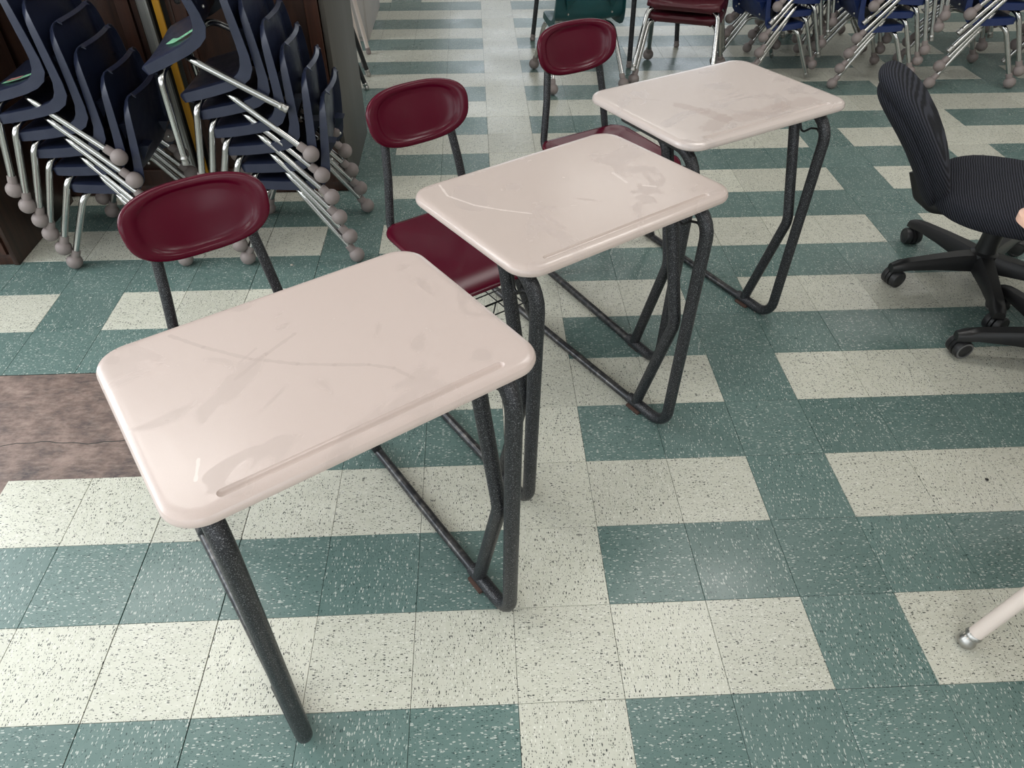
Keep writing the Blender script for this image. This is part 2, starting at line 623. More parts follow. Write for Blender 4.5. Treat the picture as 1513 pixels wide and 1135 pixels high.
# ---- floor tiles --------------------------------------------------------------
Rcam = Euler(CAM_ROT, 'XYZ').to_matrix().transposed()


def project(p):
    d = Rcam @ (Vector(p) - Vector(CAM_LOC))
    if d.z > -0.05:
        return None
    return (756.5 + CAM_F * d.x / -d.z, 567.5 - CAM_F * d.y / -d.z)


def is_cream(i, j):
    if i % 10 == 0:
        return True
    if j % 2:
        return False
    return i % 10 != (3 if (j // 8) % 2 == 0 else 7)


PATCH = lambda i, j: (j in (3, 4) and -10 <= i <= -5) or (j == 2 and i in (-8, -7))


def tile_mesh(name, m_):
    g, h, b = 0.0005, 0.0026, 0.0006
    s = T / 2 - g
    bm = bmesh.new()
    r = []
    for ss, z in ((s, -h), (s, -b), (s - b, 0)):
        r.append([bm.verts.new((ss * sx, ss * sy, z)) for sx, sy in ((-1, -1), (1, -1), (1, 1), (-1, 1))])
    for a_, b_ in zip(r, r[1:]):
        for q in range(4):
            bm.faces.new((a_[q], a_[(q + 1) % 4], b_[(q + 1) % 4], b_[q]))
    bm.faces.new(r[-1])
    me = bpy.data.meshes.new(name)
    bm.to_mesh(me)
    bm.free()
    me.materials.append(m_)
    return me


TM = {True: tile_mesh('cream_tile', M['tile_cream']), False: tile_mesh('green_tile', M['tile_green'])}
cells = []
for i in range(-17, 26):
    for j in range(-15, 39):
        if PATCH(i, j):
            continue
        q = [project(((i + a) * T, (j + b) * T, 0)) for a, b in ((0, 0), (1, 0), (1, 1), (0, 1))]
        ar = 0
        if all(q):
            xs, ys = [p[0] for p in q], [p[1] for p in q]
            if max(xs) > 0 and min(xs) < 1513 and max(ys) > 0 and min(ys) < 1135:
                # area inside the frame
                cx0, cx1, cy0, cy1 = max(min(xs), 0), min(max(xs), 1513), max(min(ys), 0), min(max(ys), 1135)
                ar = (cx1 - cx0) * (cy1 - cy0)
        cells.append((ar, i, j))
cells.sort(reverse=True)
rest = bmesh.new()
for n_, (ar, i, j) in enumerate(cells):
    x, y = (i + 0.5) * T, (j + 0.5) * T
    dz = random.uniform(-0.00015, 0.0001)
    turn = ((i + j) % 2) * (PI / 2)
    if n_ < 296 and ar > 0:
        o = bpy.data.objects.new('tile', TM[is_cream(i, j)])
        C.objects.link(o)
        o.parent = floor
        o.location = (x, y, dz)
        o.rotation_euler = (0, 0, turn + (PI if random.random() < 0.5 else 0))
        if i == -4:                      # an open seam runs along this column
            o.scale = (0.992, 1, 1) if not (i + j) % 2 else (1, 0.992, 1)
    else:
        s = T / 2 - 0.0005
        vs = [rest.verts.new((x + a * s, y + b * s, dz)) for a, b in ((-1, -1), (1, -1), (1, 1), (-1, 1))]
        lo_ = [rest.verts.new((v.co.x, v.co.y, -0.0026)) for v in vs]
        fs = [rest.faces.new(vs)]
        for q in range(4):
            fs.append(rest.faces.new((lo_[q], lo_[(q + 1) % 4], vs[(q + 1) % 4], vs[q])))
        for f_ in fs:
            f_.material_index = 0 if is_cream(i, j) else 1
o = mesh_obj('tile', rest, [M['tile_cream'], M['tile_green']], floor, smooth=False)
tag(o, kind='stuff')

# bare boards where the tiles are gone
for n_, (y0, y1) in enumerate(((3.0, 3.63), (3.64, 5.0))):
    bm = bmesh.new()
    xs = [-10 * T + k * (6 * T) / 60 for k in range(61)]
    ed = [0.010 * math.sin(k * 0.9) + random.uniform(-0.004, 0.004) for k in range(61)]
    random.seed(3)
    top_l, top_h = [], []
    for k, x in enumerate(xs):
        w1 = 0.006 * math.sin(k * 0.5) + 0.003 * math.sin(k * 1.7)
        a = y0 * T + (w1 if n_ == 1 else -0.0) + (0.0006 if n_ == 1 else 0.0006)
        b = y1 * T + (w1 if n_ == 0 else 0.0) - 0.0006
        top_l.append((x, a))
        top_h.append((x, b))
    z = -0.0034
    a_ = [bm.verts.new((x, y, z)) for x, y in top_l]
    b_ = [bm.verts.new((x, y, z)) for x, y in top_h]
    a2 = [bm.verts.new((x, y, z - 0.006)) for x, y in top_l]
    b2 = [bm.verts.new((x, y, z - 0.006)) for x, y in top_h]
    for q in range(60):
        bm.faces.new((a_[q], a_[q + 1], b_[q + 1], b_[q]))
        bm.faces.new((a2[q], a2[q + 1], a_[q + 1], a_[q]))
        bm.faces.new((b_[q], b_[q + 1], b2[q + 1], b2[q]))
    mesh_obj('bare_board', bm, M['board'], floor, smooth=False)
bm = bmesh.new()
box(bm, -8 * T, -6 * T - 0.001, 2 * T, 3 * T, -0.010, -0.0034)
mesh_obj('bare_board', bm, M['board'], floor, smooth=False)

# ------------------------------------------------------------------ combination desks
def boolean_cut(o, cutter):
    md = o.modifiers.new('cut', 'BOOLEAN')
    md.operation = 'DIFFERENCE'
    md.solver = 'EXACT'
    md.object = cutter
    dg = bpy.context.evaluated_depsgraph_get()
    me = bpy.data.meshes.new_from_object(o.evaluated_get(dg))
    o.modifiers.clear()
    old = o.data
    o.data = me
    bpy.data.meshes.remove(old)
    bpy.data.objects.remove(cutter)
    o.data.polygons.foreach_set('use_smooth', [True] * len(o.data.polygons))
    o.data.set_sharp_from_angle(angle=0.5)


def make_desktop(mt, parent, zt, tilt):
    hw, hd = 0.3055, 0.2285
    bm = bmesh.new()
    prof = [(0.045, -0.020), (0.014, -0.0225), (0.006, -0.0215), (0.0015, -0.018), (0.0, -0.0135), (0.0008, -0.009),
            (0.0035, -0.0045), (0.0085, -0.0016), (0.015, -0.0003), (0.022, 0.0)]
    rings = []
    for ins, z in prof:
        rings.append([bm.verts.new((x, y, z)) for x, y in rrect(hw - ins, hd - ins, max(0.058 - ins, 0.01), 10)])
    n = len(rings[0])
    for a, b in zip(rings, rings[1:]):
        for k_ in range(n):
            bm.faces.new((a[k_], a[(k_ + 1) % n], b[(k_ + 1) % n], b[k_]))
    bm.faces.new(rings[-1])
    bm.faces.new(rings[0][::-1])
    for f_ in bm.faces:
        f_.material_index = 0
    o = mesh_obj('desktop', bm, [mt, M['top_under']], None)
    cb = bmesh.new()                                    # pencil groove
    gr, gl = 0.0088, 0.226
    ends = [(gr * math.sin(q * PI / 16), gr * math.cos(q * PI / 16)) for q in range(0, 8)]
    pts, rad = [], []
    for rr_, dx in [(max(e[0], 0.0004), e[1]) for e in ends]:
        pts.append((-gl - dx, -0.199, 0.0036))
        rad.append(rr_)
    for q in range(9):
        pts.append((-gl + 2 * gl * q / 8, -0.199, 0.0036))
        rad.append(gr)
    for rr_, dx in [(max(e[0], 0.0004), e[1]) for e in ends][::-1]:
        pts.append((gl + dx, -0.199, 0.0036))
        rad.append(rr_)
    tube(cb, pts, rad, 20)
    cut = mesh_obj('groove_cutter', cb, mt, None)
    boolean_cut(o, cut)
    o.parent = parent
    o.location = (0, 0, zt)
    o.rotation_euler = (-tilt, 0, 0)
    return o


def shaped_plate(bm, hw, hd, r, zfun, thick, nu=22, nv=18):
    """plate with a rounded outline, a surface z(u, v) and a rounded edge; outline by shrinking rounded rectangles"""
    rings = []
    for ins, dz in ((0.010, -thick), (0.002, -thick * 0.85), (0.0, -thick * 0.5), (0.002, -thick * 0.12), (0.010, 0.0),
                    (0.03, 0), (0.055, 0), (0.085, 0), (0.12, 0), (0.15, 0)):
        if ins >= min(hw, hd) - 0.005:
            break
        rings.append([bm.verts.new((x, y, zfun(x, y) + dz)) for x, y in rrect(hw - ins, hd - ins, max(r - ins * 0.8, 0.012), 8)])
    n = len(rings[0])
    for a, b in zip(rings, rings[1:]):
        for k_ in range(n):
            bm.faces.new((a[k_], a[(k_ + 1) % n], b[(k_ + 1) % n], b[k_]))

    def close(ring, dz):
        c = Vector((0, 0, 0))
        for v in ring:
            c += v.co
        c /= len(ring)
        cv = bm.verts.new((c.x, c.y, zfun(c.x, c.y) + dz))
        for k_ in range(n):
            bm.faces.new((ring[k_], ring[(k_ + 1) % n], cv))
    close(rings[-1], 0)
    close(rings[0], -thick)
    return bm


def make_back(bm, hw, hh, curve, tilt):
    """oval backrest with a raised rim and a dished middle, in local x (across), y (front -), z (up)"""
    def pt(a, k, off):
        ca, sa = math.cos(a), math.sin(a)
        e = 2 / 2.7
        x = hw * k * math.copysign(abs(ca) ** e, ca)
        z = hh * k * math.copysign(abs(sa) ** e, sa)
        x *= 1.0 + 0.05 * z / hh                       # a little wider at the top
        y = -curve * (x / hw) ** 2 + off
        return Vector((x, y - 0.0, z))
    N = 56
    prof = [(0.90, 0.016), (0.97, 0.014), (0.995, 0.009), (1.0, 0.003), (0.985, -0.003), (0.95, -0.006), (0.86, -0.006),
            (0.80, -0.0045), (0.775, -0.001), (0.74, 0.001), (0.60, 0.002), (0.40, 0.002), (0.2, 0.002)]
    rings = [[bm.verts.new(pt(2 * PI * q / N, k_, off)) for q in range(N)] for k_, off in prof]
    for a, b in zip(rings, rings[1:]):
        for q in range(N):
            bm.faces.new((a[q], a[(q + 1) % N], b[(q + 1) % N], b[q]))
    for ring, off in ((rings[-1], 0.002), (rings[0], 0.016)):
        cv = bm.verts.new((0, off, 0))
        for q in range(N):
            bm.faces.new((ring[q], ring[(q + 1) % N], cv))
    bmesh.ops.rotate(bm, verts=bm.verts, cent=(0, 0, 0), matrix=Matrix.Rotation(tilt, 3, 'X'))
    return bm


def make_desk(cx, cy, deg, zt, topmat, tilt, du, label):
    root = thing('student_desk', label, 'desk', (cx, cy, 0), math.radians(deg), 'one-piece desks with attached chairs')
    P = lambda u, v, z: (u, -v, z)                      # u along the long side, v away from the seat
    make_desktop(topmat, root, zt, tilt)
    zu = zt - 0.040
    R = 0.0165
    for s in (-1, 1):
        u = 0.25 * s
        tube_obj('front_leg', [P(u, -0.10, zu), P(u, 0.206, zu), P(u, 0.190, R), P(u, 0.035, R)], R, M['hammer'], root, [0, 0.075, 0.06, 0], 16)
        tube_obj('brace', [P(u * 0.985, -0.08, zu), P(u * 0.985, 0.078, zu), P(u * 0.99, 0.160, 0.375), P(u, 0.066, 0.022)], R * 0.97, M['hammer'], root,
                 [0, 0.05, 0.09, 0], 16)
        tube_obj('runner', [P(u, 0.06, 0.0125), P(u, -0.74, 0.0125), P(0.13 * s + du, -0.57, 0.395)], 0.0125, M['worn_tube'], root, [0, 0.05, 0], 14)
        tube_obj('seat_post', [P(u, -0.455, 0.014), P(0.13 * s + du, -0.47, 0.40)], 0.0135, M['hammer'], root, 0, 14)
        tube_obj('back_upright', [P(0.135 * s + du, -0.36, 0.398), P(0.142 * s + du, -0.66, 0.398), P(0.122 * s + du, -0.675, 0.56),
                                  P(0.100 * s + du, -0.712, 0.745)], 0.0128, M['hammer'], root, [0, 0.04, 0.2, 0], 14)
        # rusted pad under the joint of brace and runner
        bm = bmesh.new()
        box(bm, -0.017, 0.017, -0.026, 0.026, 0, 0.009, 0.002)
        bmesh.ops.translate(bm, verts=bm.verts, vec=P(u - 0.006 * s, 0.072, 0.0))
        mesh_obj('foot_pad', bm, M['rust'], root)
        # bent wire hook between the brace and the leg
        wz = zt - 0.10
        tube_obj('bag_hook', [P(u - 0.004 * s, 0.102, wz + 0.050), P(u - 0.004 * s, 0.110, wz + 0.018), P(u - 0.002 * s, 0.122, wz - 0.016),
                              P(u, 0.150, wz + 0.008), P(u, 0.172, wz + 0.014), P(u, 0.196, wz - 0.006)], 0.0032, M['wire'], root, 0.010, 8)
    # cross plate under the top
    box_obj('support_plate', -0.262, 0.262, -0.02, 0.02, zu + 0.006, zu + 0.022, M['hammer'], root, 0.003)
    # seat
    bm = bmesh.new()
    hd = 0.2

    def zf(x, y):
        v = -y                                         # + towards the front edge
        front = max(0.0, (v - 0.10) / 0.10)
        rear = max(0.0, (-v - 0.12) / 0.08)
        return -0.034 * front ** 2 + 0.010 * rear ** 2 + 0.012 * (x / 0.19) ** 2 - 0.006
    shaped_plate(bm, 0.19, hd, 0.062, zf, 0.013)
    mesh_obj('seat', bm, M['burgundy'], root, loc=P(du, -0.438, 0.430), sharp=1.2)
    # backrest
    bm = bmesh.new()
    make_back(bm, 0.164, 0.0855, 0.030, math.radians(-14))
    mesh_obj('backrest', bm, M['burgundy'], root, loc=P(du, -0.698, 0.722), sharp=1.2)
    # wire book basket hung under the seat
    bm = bmesh.new()
    zr, zb = 0.285, 0.215
    u0, u1, v0, v1 = -0.165, 0.165, -0.62, -0.30
    tube(bm, fillet([P(u0, v0, zr), P(u1, v0, zr), P(u1, v1, zr), P(u0, v1, zr), P(u0, v0, zr)], 0.015, 3), 0.0032, 6)
    for k_ in range(6):
        v = v0 + 0.03 + (v1 - v0 - 0.06) * k_ / 5
        tube(bm, [P(u0, v, zr), P(u0 + 0.02, v, zb), P(u1 - 0.02, v, zb), P(u1, v, zr)], 0.0024, 6)
    for k_ in range(5):
        u = u0 + 0.04 + (u1 - u0 - 0.08) * k_ / 4
        tube(bm, [P(u, v0, zr), P(u, v0 + 0.01, zb), P(u, v1 - 0.02, zb), P(u, v1, zr)], 0.0024, 6)
    for sx in (u0 + 0.02, u1 - 0.02):
        for v in (-0.57, -0.40):
            tube(bm, [P(sx, v, zr), P(sx + du, v, 0.40)], 0.0032, 6)
    bmesh.ops.translate(bm, verts=bm.verts, vec=(du, 0, 0))
    mesh_obj('book_basket', bm, M['wire'], root)
    return root


make_desk(-0.3232, 0.2255, 33.2, 0.783, M['top_a'], 0.020, 0.012,
          'beige-topped student desk nearest the camera, its seat hidden behind the top')
make_desk(0.1610, 0.8239, 32.9, 0.7635, M['top_b'], 0.020, -0.012,
          'middle one of the three beige-topped student desks, scuffed along its left edge')
make_desk(0.6400, 1.3742, 28.4, 0.7663, M['top_c'], 0.006, -0.015,
          'farthest of the three beige-topped student desks, its top smeared with wipe marks')


# ------------------------------------------------------------------ stacking school chairs
PROFILE = [  # f forward, z up, half width, flange vector (f, z)
    (0.332, 0.300, 0.140, (-0.012, -0.006)), (0.340, 0.318, 0.156, (-0.014, -0.016)), (0.334, 0.332, 0.170, (-0.006, -0.028)),
    (0.315, 0.338, 0.178, (0.0, -0.033)), (0.270, 0.337, 0.182, (0.0, -0.035)), (0.215, 0.335, 0.184, (0.0, -0.035)),
    (0.165, 0.335, 0.186, (-0.004, -0.035)), (0.130, 0.340, 0.187, (-0.016, -0.035)), (0.108, 0.350, 0.187, (-0.028, -0.032)),
    (0.094, 0.366, 0.186, (-0.036, -0.022)), (0.085, 0.390, 0.185, (-0.036, -0.008)), (0.079, 0.425, 0.183, (-0.034, 0.0)),
    (0.074, 0.470, 0.180, (-0.033, 0.0)), (0.069, 0.515, 0.176, (-0.031, 0.0)), (0.064, 0.560, 0.171, (-0.028, 0.0)),
    (0.059, 0.592, 0.163, (-0.023, 0.004)), (0.054, 0.613, 0.148, (-0.017, 0.006)), (0.048, 0.624, 0.130, (-0.012, 0.003)),
    (0.040, 0.628, 0.112, (-0.008, -0.003))]


def shell_bm():
    bm = bmesh.new()
    ts = [-1, -0.94, -0.8, -0.55, -0.28, 0, 0.28, 0.55, 0.8, 0.94, 1]
    rows = []
    for k_, (f_, z, hw, fl) in enumerate(PROFILE):
        s = k_ / (len(PROFILE) - 1)
        row = []
        seat = 1.0 if k_ < 8 else max(0.0, 1 - (k_ - 8) / 3)
        row.append(bm.verts.new((f_ + fl[0], -hw - 0.004, z + fl[1])))
        for t in ts:
            d = (1 - t * t)
            edge = 0.0 if abs(t) < 0.97 else -0.004
            fade = min(1.0, k_ / 4.0)
            row.append(bm.verts.new((f_ - 0.012 * d * (1 - seat) + (edge if seat < 0.5 else 0), hw * t,
                                     z - 0.011 * d * seat * fade + (edge if seat >= 0.5 else 0))))
        row.append(bm.verts.new((f_ + fl[0], hw + 0.004, z + fl[1])))
        rows.append(row)
    for a, b in zip(rows, rows[1:]):
        for q in range(len(a) - 1):
            bm.faces.new((a[q], a[q + 1], b[q + 1], b[q]))
    # lip along the front of the seat
    fr = [bm.verts.new((v.co.x - 0.012, v.co.y * 0.98, v.co.z - 0.010)) for v in rows[0]]
    for q in range(len(fr) - 1):
        bm.faces.new((fr[q], fr[q + 1], rows[0][q + 1], rows[0][q]))
    tp = [bm.verts.new((v.co.x - 0.010, v.co.y * 0.97, v.co.z - 0.010)) for v in rows[-1]]
    for q in range(len(tp) - 1):
        bm.faces.new((rows[-1][q], rows[-1][q + 1], tp[q + 1], tp[q]))
    bmesh.ops.recalc_face_normals(bm, faces=bm.faces)
    bmesh.ops.solidify(bm, geom=bm.faces[:], thickness=0.0035)
    return bm


R_T = 0.0120
HALF_W = 0.199
LEG_F = [(0.255, 0.06, 0.296), (0.296, 0.172, 0.294), (0.419, HALF_W, 0.030)]
LEG_R = [(0.225, 0.06, 0.296), (0.180, 0.172, 0.292), (0.001, HALF_W, 0.030)]


def ball_bm():
    bm = bmesh.new()
    r = 0.029
    pr = [(0.0, -r)]
    for k_ in range(1, 11):
        a = -PI / 2 + k_ * (PI * 0.82) / 10
        pr.append((r * math.cos(a), r * math.sin(a)))
    pr += [(0.0160, 0.036), (0.0150, 0.050), (0.012, 0.051)]
    lathe(bm, pr, 18)
    return bm


def cap_bm():
    bm = bmesh.new()
    lathe(bm, [(0, -0.014), (0.0130, -0.014), (0.0145, -0.010), (0.0130, -0.004), (0.0128, 0.006), (0.0145, 0.009), (0.0130, 0.013), (0.0120, 0.018)], 14)
    return bm


CHAIR_MESH = {}


def chair_proto(colour):
    """one chair with its parts, local x = forward, origin on the floor between the rear feet"""
    root = bpy.data.objects.new('school_chair', None)
    root.empty_display_size = 0.1
    C.objects.link(root)
    if not CHAIR_MESH:
        CHAIR_MESH['ball'] = None
    sh = mesh_obj('seat_shell', shell_bm(), M[colour], root, sharp=0.9)
    for s in (-1, 1):
        for nm, path in (('front', LEG_F), ('rear', LEG_R)):
            pts = [(p[0], p[1] * s, p[2]) for p in path]
            leg = tube_obj('leg', pts, R_T, M['chrome'], root, [0, 0.055, 0], 12)
            d = (Vector(pts[1]) - Vector(pts[2])).normalized()
            b = mesh_obj('ball_glide', ball_bm(), M['ball'], leg)
            b.location = Vector(pts[2])
            b.rotation_euler = d.to_track_quat('Z', 'Y').to_euler()
    tube_obj('crossbar', [(0.258, -0.07, 0.296), (0.258, 0.07, 0.296)], R_T, M['chrome'], root, 0, 10)
    tube_obj('crossbar', [(0.225, -0.07, 0.296), (0.225, 0.07, 0.296)], R_T, M['chrome'], root, 0, 10)
    for s in (-1, 1):
        # moulded gusset behind the back with a rivet under it
        bm = bmesh.new()
        y0, y1 = s * 0.082, s * 0.140
        fr = 0.060
        v = [bm.verts.new(p) for p in ((fr, y0, 0.455), (fr, y1, 0.455), (fr + 0.004, (y0 + y1) / 2 + s * 0.012, 0.395),
                                       (fr - 0.034, y0 + s * 0.006, 0.452), (fr - 0.034, y1 - s * 0.006, 0.452))]
        for q in ((0, 1, 2), (0, 3, 4, 1), (3, 2, 4), (0, 2, 3), (1, 4, 2)):
            bm.faces.new([v[z] for z in q])
        mesh_obj('gusset', bm, M[colour], root, smooth=False)
        bm = bmesh.new()
        lathe(bm, [(0, 0.004), (0.004, 0.003), (0.006, 0.0), (0.006, -0.004)], 10, Matrix.Translation((0.052, s * 0.118, 0.382)) @ Matrix.Rotation(-PI / 2, 4, 'Y'))
        mesh_obj('rivet', bm, M['steel'], root)
    return root


def swap_caps(root, which='all'):
    """metal caps in place of lost rubber balls"""
    for leg in root.children:
        if leg.name.split('.')[0] != 'leg':
            continue
        for b in list(leg.children):
            front = b.location.x > 0.2
            if which == 'all' or (which == 'front') == front:
                b.data = CHAIR_MESH['cap']
                b.name = 'metal_cap'


cap_o = mesh_obj('metal_cap', cap_bm(), M['steel'])
CHAIR_MESH['cap'] = cap_o.data
bpy.data.objects.remove(cap_o)

ORD = ['lowest', 'second', 'third', 'fourth', 'fifth', 'sixth', 'seventh']


def stack(proto_col, base, deg, n, place, group, colour_word, extra=None, scale=1.0, top_word='topmost', thin=False):
    """chairs pushed one on another, each a little higher, further forward and tipped further"""
    a = math.radians(deg)
    fwd = Vector((math.cos(a), math.sin(a), 0))
    side = Vector((-fwd.y, fwd.x, 0))
    out = []
    for k_ in range(n):
        o = copy_tree(PROTO[proto_col])
        th = 0.054 * k_
        jx, jy = (random.uniform(-0.006, 0.006), random.uniform(-0.006, 0.006)) if k_ else (0, 0)
        o.location = Vector(base) + (fwd * (0.0195 * k_ + jx) + side * jy + Vector((0, 0, 0.0825 * k_))) * scale
        o.rotation_euler = Euler((0, th, a + (random.uniform(-0.012, 0.012) if k_ else 0)), 'XYZ')
        o.scale = (scale,) * 3
        if n == 1:
            lab = '%s plastic school chair %s' % (colour_word, place)
        elif k_ == n - 1 and n > 1:
            lab = '%s chair, %s in the stack %s' % (colour_word, top_word, place)
        else:
            lab = '%s chair, %s from the floor in the stack %s' % (colour_word, ORD[k_], place)
            if k_ == 0:
                lab = '%s chair at the bottom of the stack %s' % (colour_word, place)
        tag(o, lab, 'chair', group)
        out.append(o)
    return out


PROTO = {}
for col in ('navy', 'blue', 'teal', 'burgundy2'):
    PROTO[col] = chair_proto(col)

s1 = stack('navy', (-1.188, 1.976, 0), 180, 6, 'against the left wooden cabinet', 'navy chairs of the left stack', 'navy')
s2 = stack('navy', (-0.532, 1.976, 0), 180, 7, 'by the grey cabinet end panel', 'navy chairs of the stack by the end panel', 'navy')
t = s2[-1]                                             # sits crooked on top, without its rubber balls
t.location = (-0.690, 1.976, 0.590)
t.rotation_euler = Euler((-0.07, 0.44, PI), 'XYZ')
swap_caps(t)


def tape(parent, name, pts, width, m_, lift=0.0055):
    """strip of tape laid along points given on the seat (f, y, z)"""
    bm = bmesh.new()
    rows = []
    for k_, p in enumerate(pts):
        p = Vector(p)
        q = Vector(pts[min(k_ + 1, len(pts) - 1)]) - Vector(pts[max(k_ - 1, 0)])
        sd = Vector((-q.y, q.x, 0)).normalized() * width / 2
        rows.append((bm.verts.new(p + sd + Vector((0, 0, lift))), bm.verts.new(p - sd + Vector((0, 0, lift)))))
    for a, b in zip(rows, rows[1:]):
        bm.faces.new((a[0], a[1], b[1], b[0]))
    bmesh.ops.solidify(bm, geom=bm.faces[:], thickness=0.0006)
    return mesh_obj(name, bm, m_, parent, smooth=False)


def seat_z(f_, y):
    z = 0.3355
    tt = y / 0.184
    return z - 0.011 * (1 - tt * tt) + 0.002


for ch, pink in ((s2[-1], False), (s1[-1], True)):
    pts = [(f_, y, seat_z(f_, y)) for f_, y in ((0.262, 0.030), (0.238, 0.062), (0.215, 0.085), (0.190, 0.085), (0.155, 0.070), (0.118, 0.040))]
    if pink:
        pts = [(f_, y, seat_z(f_, y)) for f_, y in ((0.275, 0.075), (0.240, 0.095), (0.195, 0.105), (0.150, 0.095), (0.115, 0.06))]
    o = tape(ch, 'green_tape', pts, 0.032, M['tape_green'])
    o['label'] = 'torn green tape stuck to the seat'
    for q in range(5):
        a, b = Vector(pts[-2]), Vector(pts[-3])
        c_ = a.lerp(b, q / 4.0) + Vector((0.004 * math.sin(q * 2.1), 0.004 * math.cos(q * 1.7), 0.0008))
        tape(o, 'pen_stroke', [c_ + Vector((0.005, 0.002, 0)), c_ + Vector((0, -0.003, 0)), c_ + Vector((-0.004, 0.004, 0))], 0.0012, M['ink'], 0.0060)
    if pink:
        o = tape(ch, 'pink_tape', [(x, y - 0.006, seat_z(x, y) + 0.001) for x, y in ((0.258, 0.085), (0.228, 0.100), (0.195, 0.108))], 0.022, M['tape_pink'], 0.0062)
        o['label'] = 'pink tape over the green tape'

# the blue stacks on the far side of the room (they all go on above the frame)
p1 = stack('blue', (1.47, 3.775, 0), 14, 6, 'behind the farthest desk', 'blue chairs of the stack behind the farthest desk', 'blue', scale=0.96)
swap_caps(p1[0], 'front')
swap_caps(p1[2], 'front')
swap_caps(p1[4])
q1 = stack('blue', (2.005, 3.735, 0), 0, 7, 'left of the office chair', 'blue chairs of the stack left of the office chair', 'blue')
swap_caps(q1[4])
r1 = stack('blue', (2.575, 3.735, 0), -2, 5, 'right of the office chair', 'blue chairs of the stack right of the office chair', 'blue', scale=1.12)
swap_caps(r1[2])
swap_caps(r1[3], 'rear')
u1 = stack('blue', (3.24, 3.66, 0), 4, 4, 'at the right edge', 'blue chairs of the stack at the right edge', 'blue', scale=1.12)
swap_caps(u1[0])
v1 = stack('blue', (1.70, 4.40, 0), 0, 4, 'behind the burgundy chairs', 'blue chairs of the back row, left stack', 'blue')
w1 = stack('blue', (2.45, 4.36, 0), 178, 4, 'of the back row facing left', 'blue chairs of the back row, middle stack', 'blue')
x1 = stack('blue', (3.05, 4.34, 0), 0, 4, 'at the right of the back row', 'blue chairs of the back row, right stack', 'blue')

# teal chair seen from behind, burgundy pair facing the camera
tl = stack('teal', (0.590, 3.545, 0), 100, 1, 'with its back turned, behind the third desk', None, 'teal', scale=1.06)
bd = stack('burgundy2', (1.243, 4.005, 0), 249, 2, 'near the dark-legged table', 'burgundy stacking chairs', 'burgundy', scale=1.12)
swap_caps(bd[1])
for pr in PROTO.values():
    for c1_ in list(pr.children):
        for c2_ in list(c1_.children):
            bpy.data.objects.remove(c2_)
        bpy.data.objects.remove(c1_)
    bpy.data.objects.remove(pr)


# ------------------------------------------------------------------ cabinets along the left side
def cabinet(label, x0, x1, y0, y1, h, side_mat, doors=2, lock=None):
    root = thing('wooden_cabinet', label, 'cabinet', ((x0 + x1) / 2, (y0 + y1) / 2, 0))
    w_, d_ = (x1 - x0) / 2, (y1 - y0) / 2
    box_obj('side_panel', -w_, -w_ + 0.02, -d_ + 0.004, d_, 0.0, h, M['wood'], root, 0.002)
    box_obj('side_panel', w_ - 0.02, w_, -d_ + 0.004, d_, 0.0, h, side_mat, root, 0.002)
    box_obj('top_panel', -w_ + 0.02, w_ - 0.02, -d_ + 0.004, d_, h - 0.02, h, M['wood'], root, 0.002)
    box_obj('back_panel', -w_ + 0.02, w_ - 0.02, d_ - 0.012, d_, 0.0, h - 0.02, M['wood'], root)
    box_obj('plinth', -w_ + 0.02, w_ - 0.02, -d_ + 0.01, -d_ + 0.03, 0.0, 0.045, M['wood_red'], root, 0.002)
    n = doors
    dw = (2 * w_ - 0.044) / n
    for q in range(n):
        a = -w_ + 0.022 + dw * q + 0.002
        b = a + dw - 0.004
        dr = box_obj('door', a, b, -d_ + 0.006, -d_ + 0.022, 0.05, h - 0.024, M['wood'], root, 0.002)
        zz0, zz1 = 0.05, h - 0.024
        fw = min(0.05, dw * 0.2)
        bm = bmesh.new()
        box(bm, a, a + fw, -d_ - 0.004, -d_ + 0.006, zz0, zz1, 0.0015)
        box(bm, b - fw, b, -d_ - 0.004, -d_ + 0.006, zz0, zz1, 0.0015)
        box(bm, a + fw, b - fw, -d_ - 0.004, -d_ + 0.006, zz0, zz0 + 0.07, 0.0015)
        box(bm, a + fw, b - fw, -d_ - 0.004, -d_ + 0.006, zz1 - 0.07, zz1, 0.0015)
        mesh_obj('door_frame', bm, M['wood_red'] if q == n - 1 else M['wood'], dr, smooth=False)
    if lock:
        bm = bmesh.new()
        lathe(bm, [(0, 0.006), (0.007, 0.006), (0.008, 0.004), (0.012, 0.003), (0.013, 0.0), (0.013, -0.004)], 16,
              Matrix.Translation((lock[0] - (x0 + x1) / 2, -d_ - 0.002, lock[1])) @ Matrix.Rotation(PI / 2, 4, 'X'))
        mesh_obj('lock', bm, M['black_plastic'], root)
    return root


cabinet('dark wooden cabinet at the left edge of the picture, its front towards the camera', -2.75, -1.838, 1.803, 2.33, 1.9, M['wood'])
cabinet('tall dark wooden cabinet behind the left stack of navy chairs', -2.75, -1.325, 2.365, 3.0, 2.0, M['wood'], 2)
cabinet('tall dark wooden cabinet with a grey end panel behind the second navy stack', -1.215, -0.622, 2.365, 3.03, 2.0, M['laminate'], 1,
        lock=(-1.165, 0.792))
rail = box_obj('metal_rail', -0.020, 0.020, -0.012, 0.012, 0, 1.95, M['alu'], None, 0.003)
bm = bmesh.new()
bm.from_mesh(rail.data)
box(bm, -0.012, 0.012, -0.016, -0.011, 0, 1.95, 0.002)
bm.to_mesh(rail.data)
bm.free()
rail.location = (-1.292, 2.352, 0)
tag(rail, 'grey metal rail upright between the two tall wooden cabinets', 'rail')
stick = box_obj('yellow_stick', -0.013, 0.013, -0.006, 0.006, 0, 1.8, M['yellow'], None, 0.002)
stick.location = (-1.241, 2.350, 0)
tag(stick, 'yellow wooden stick standing beside the metal rail', 'stick')

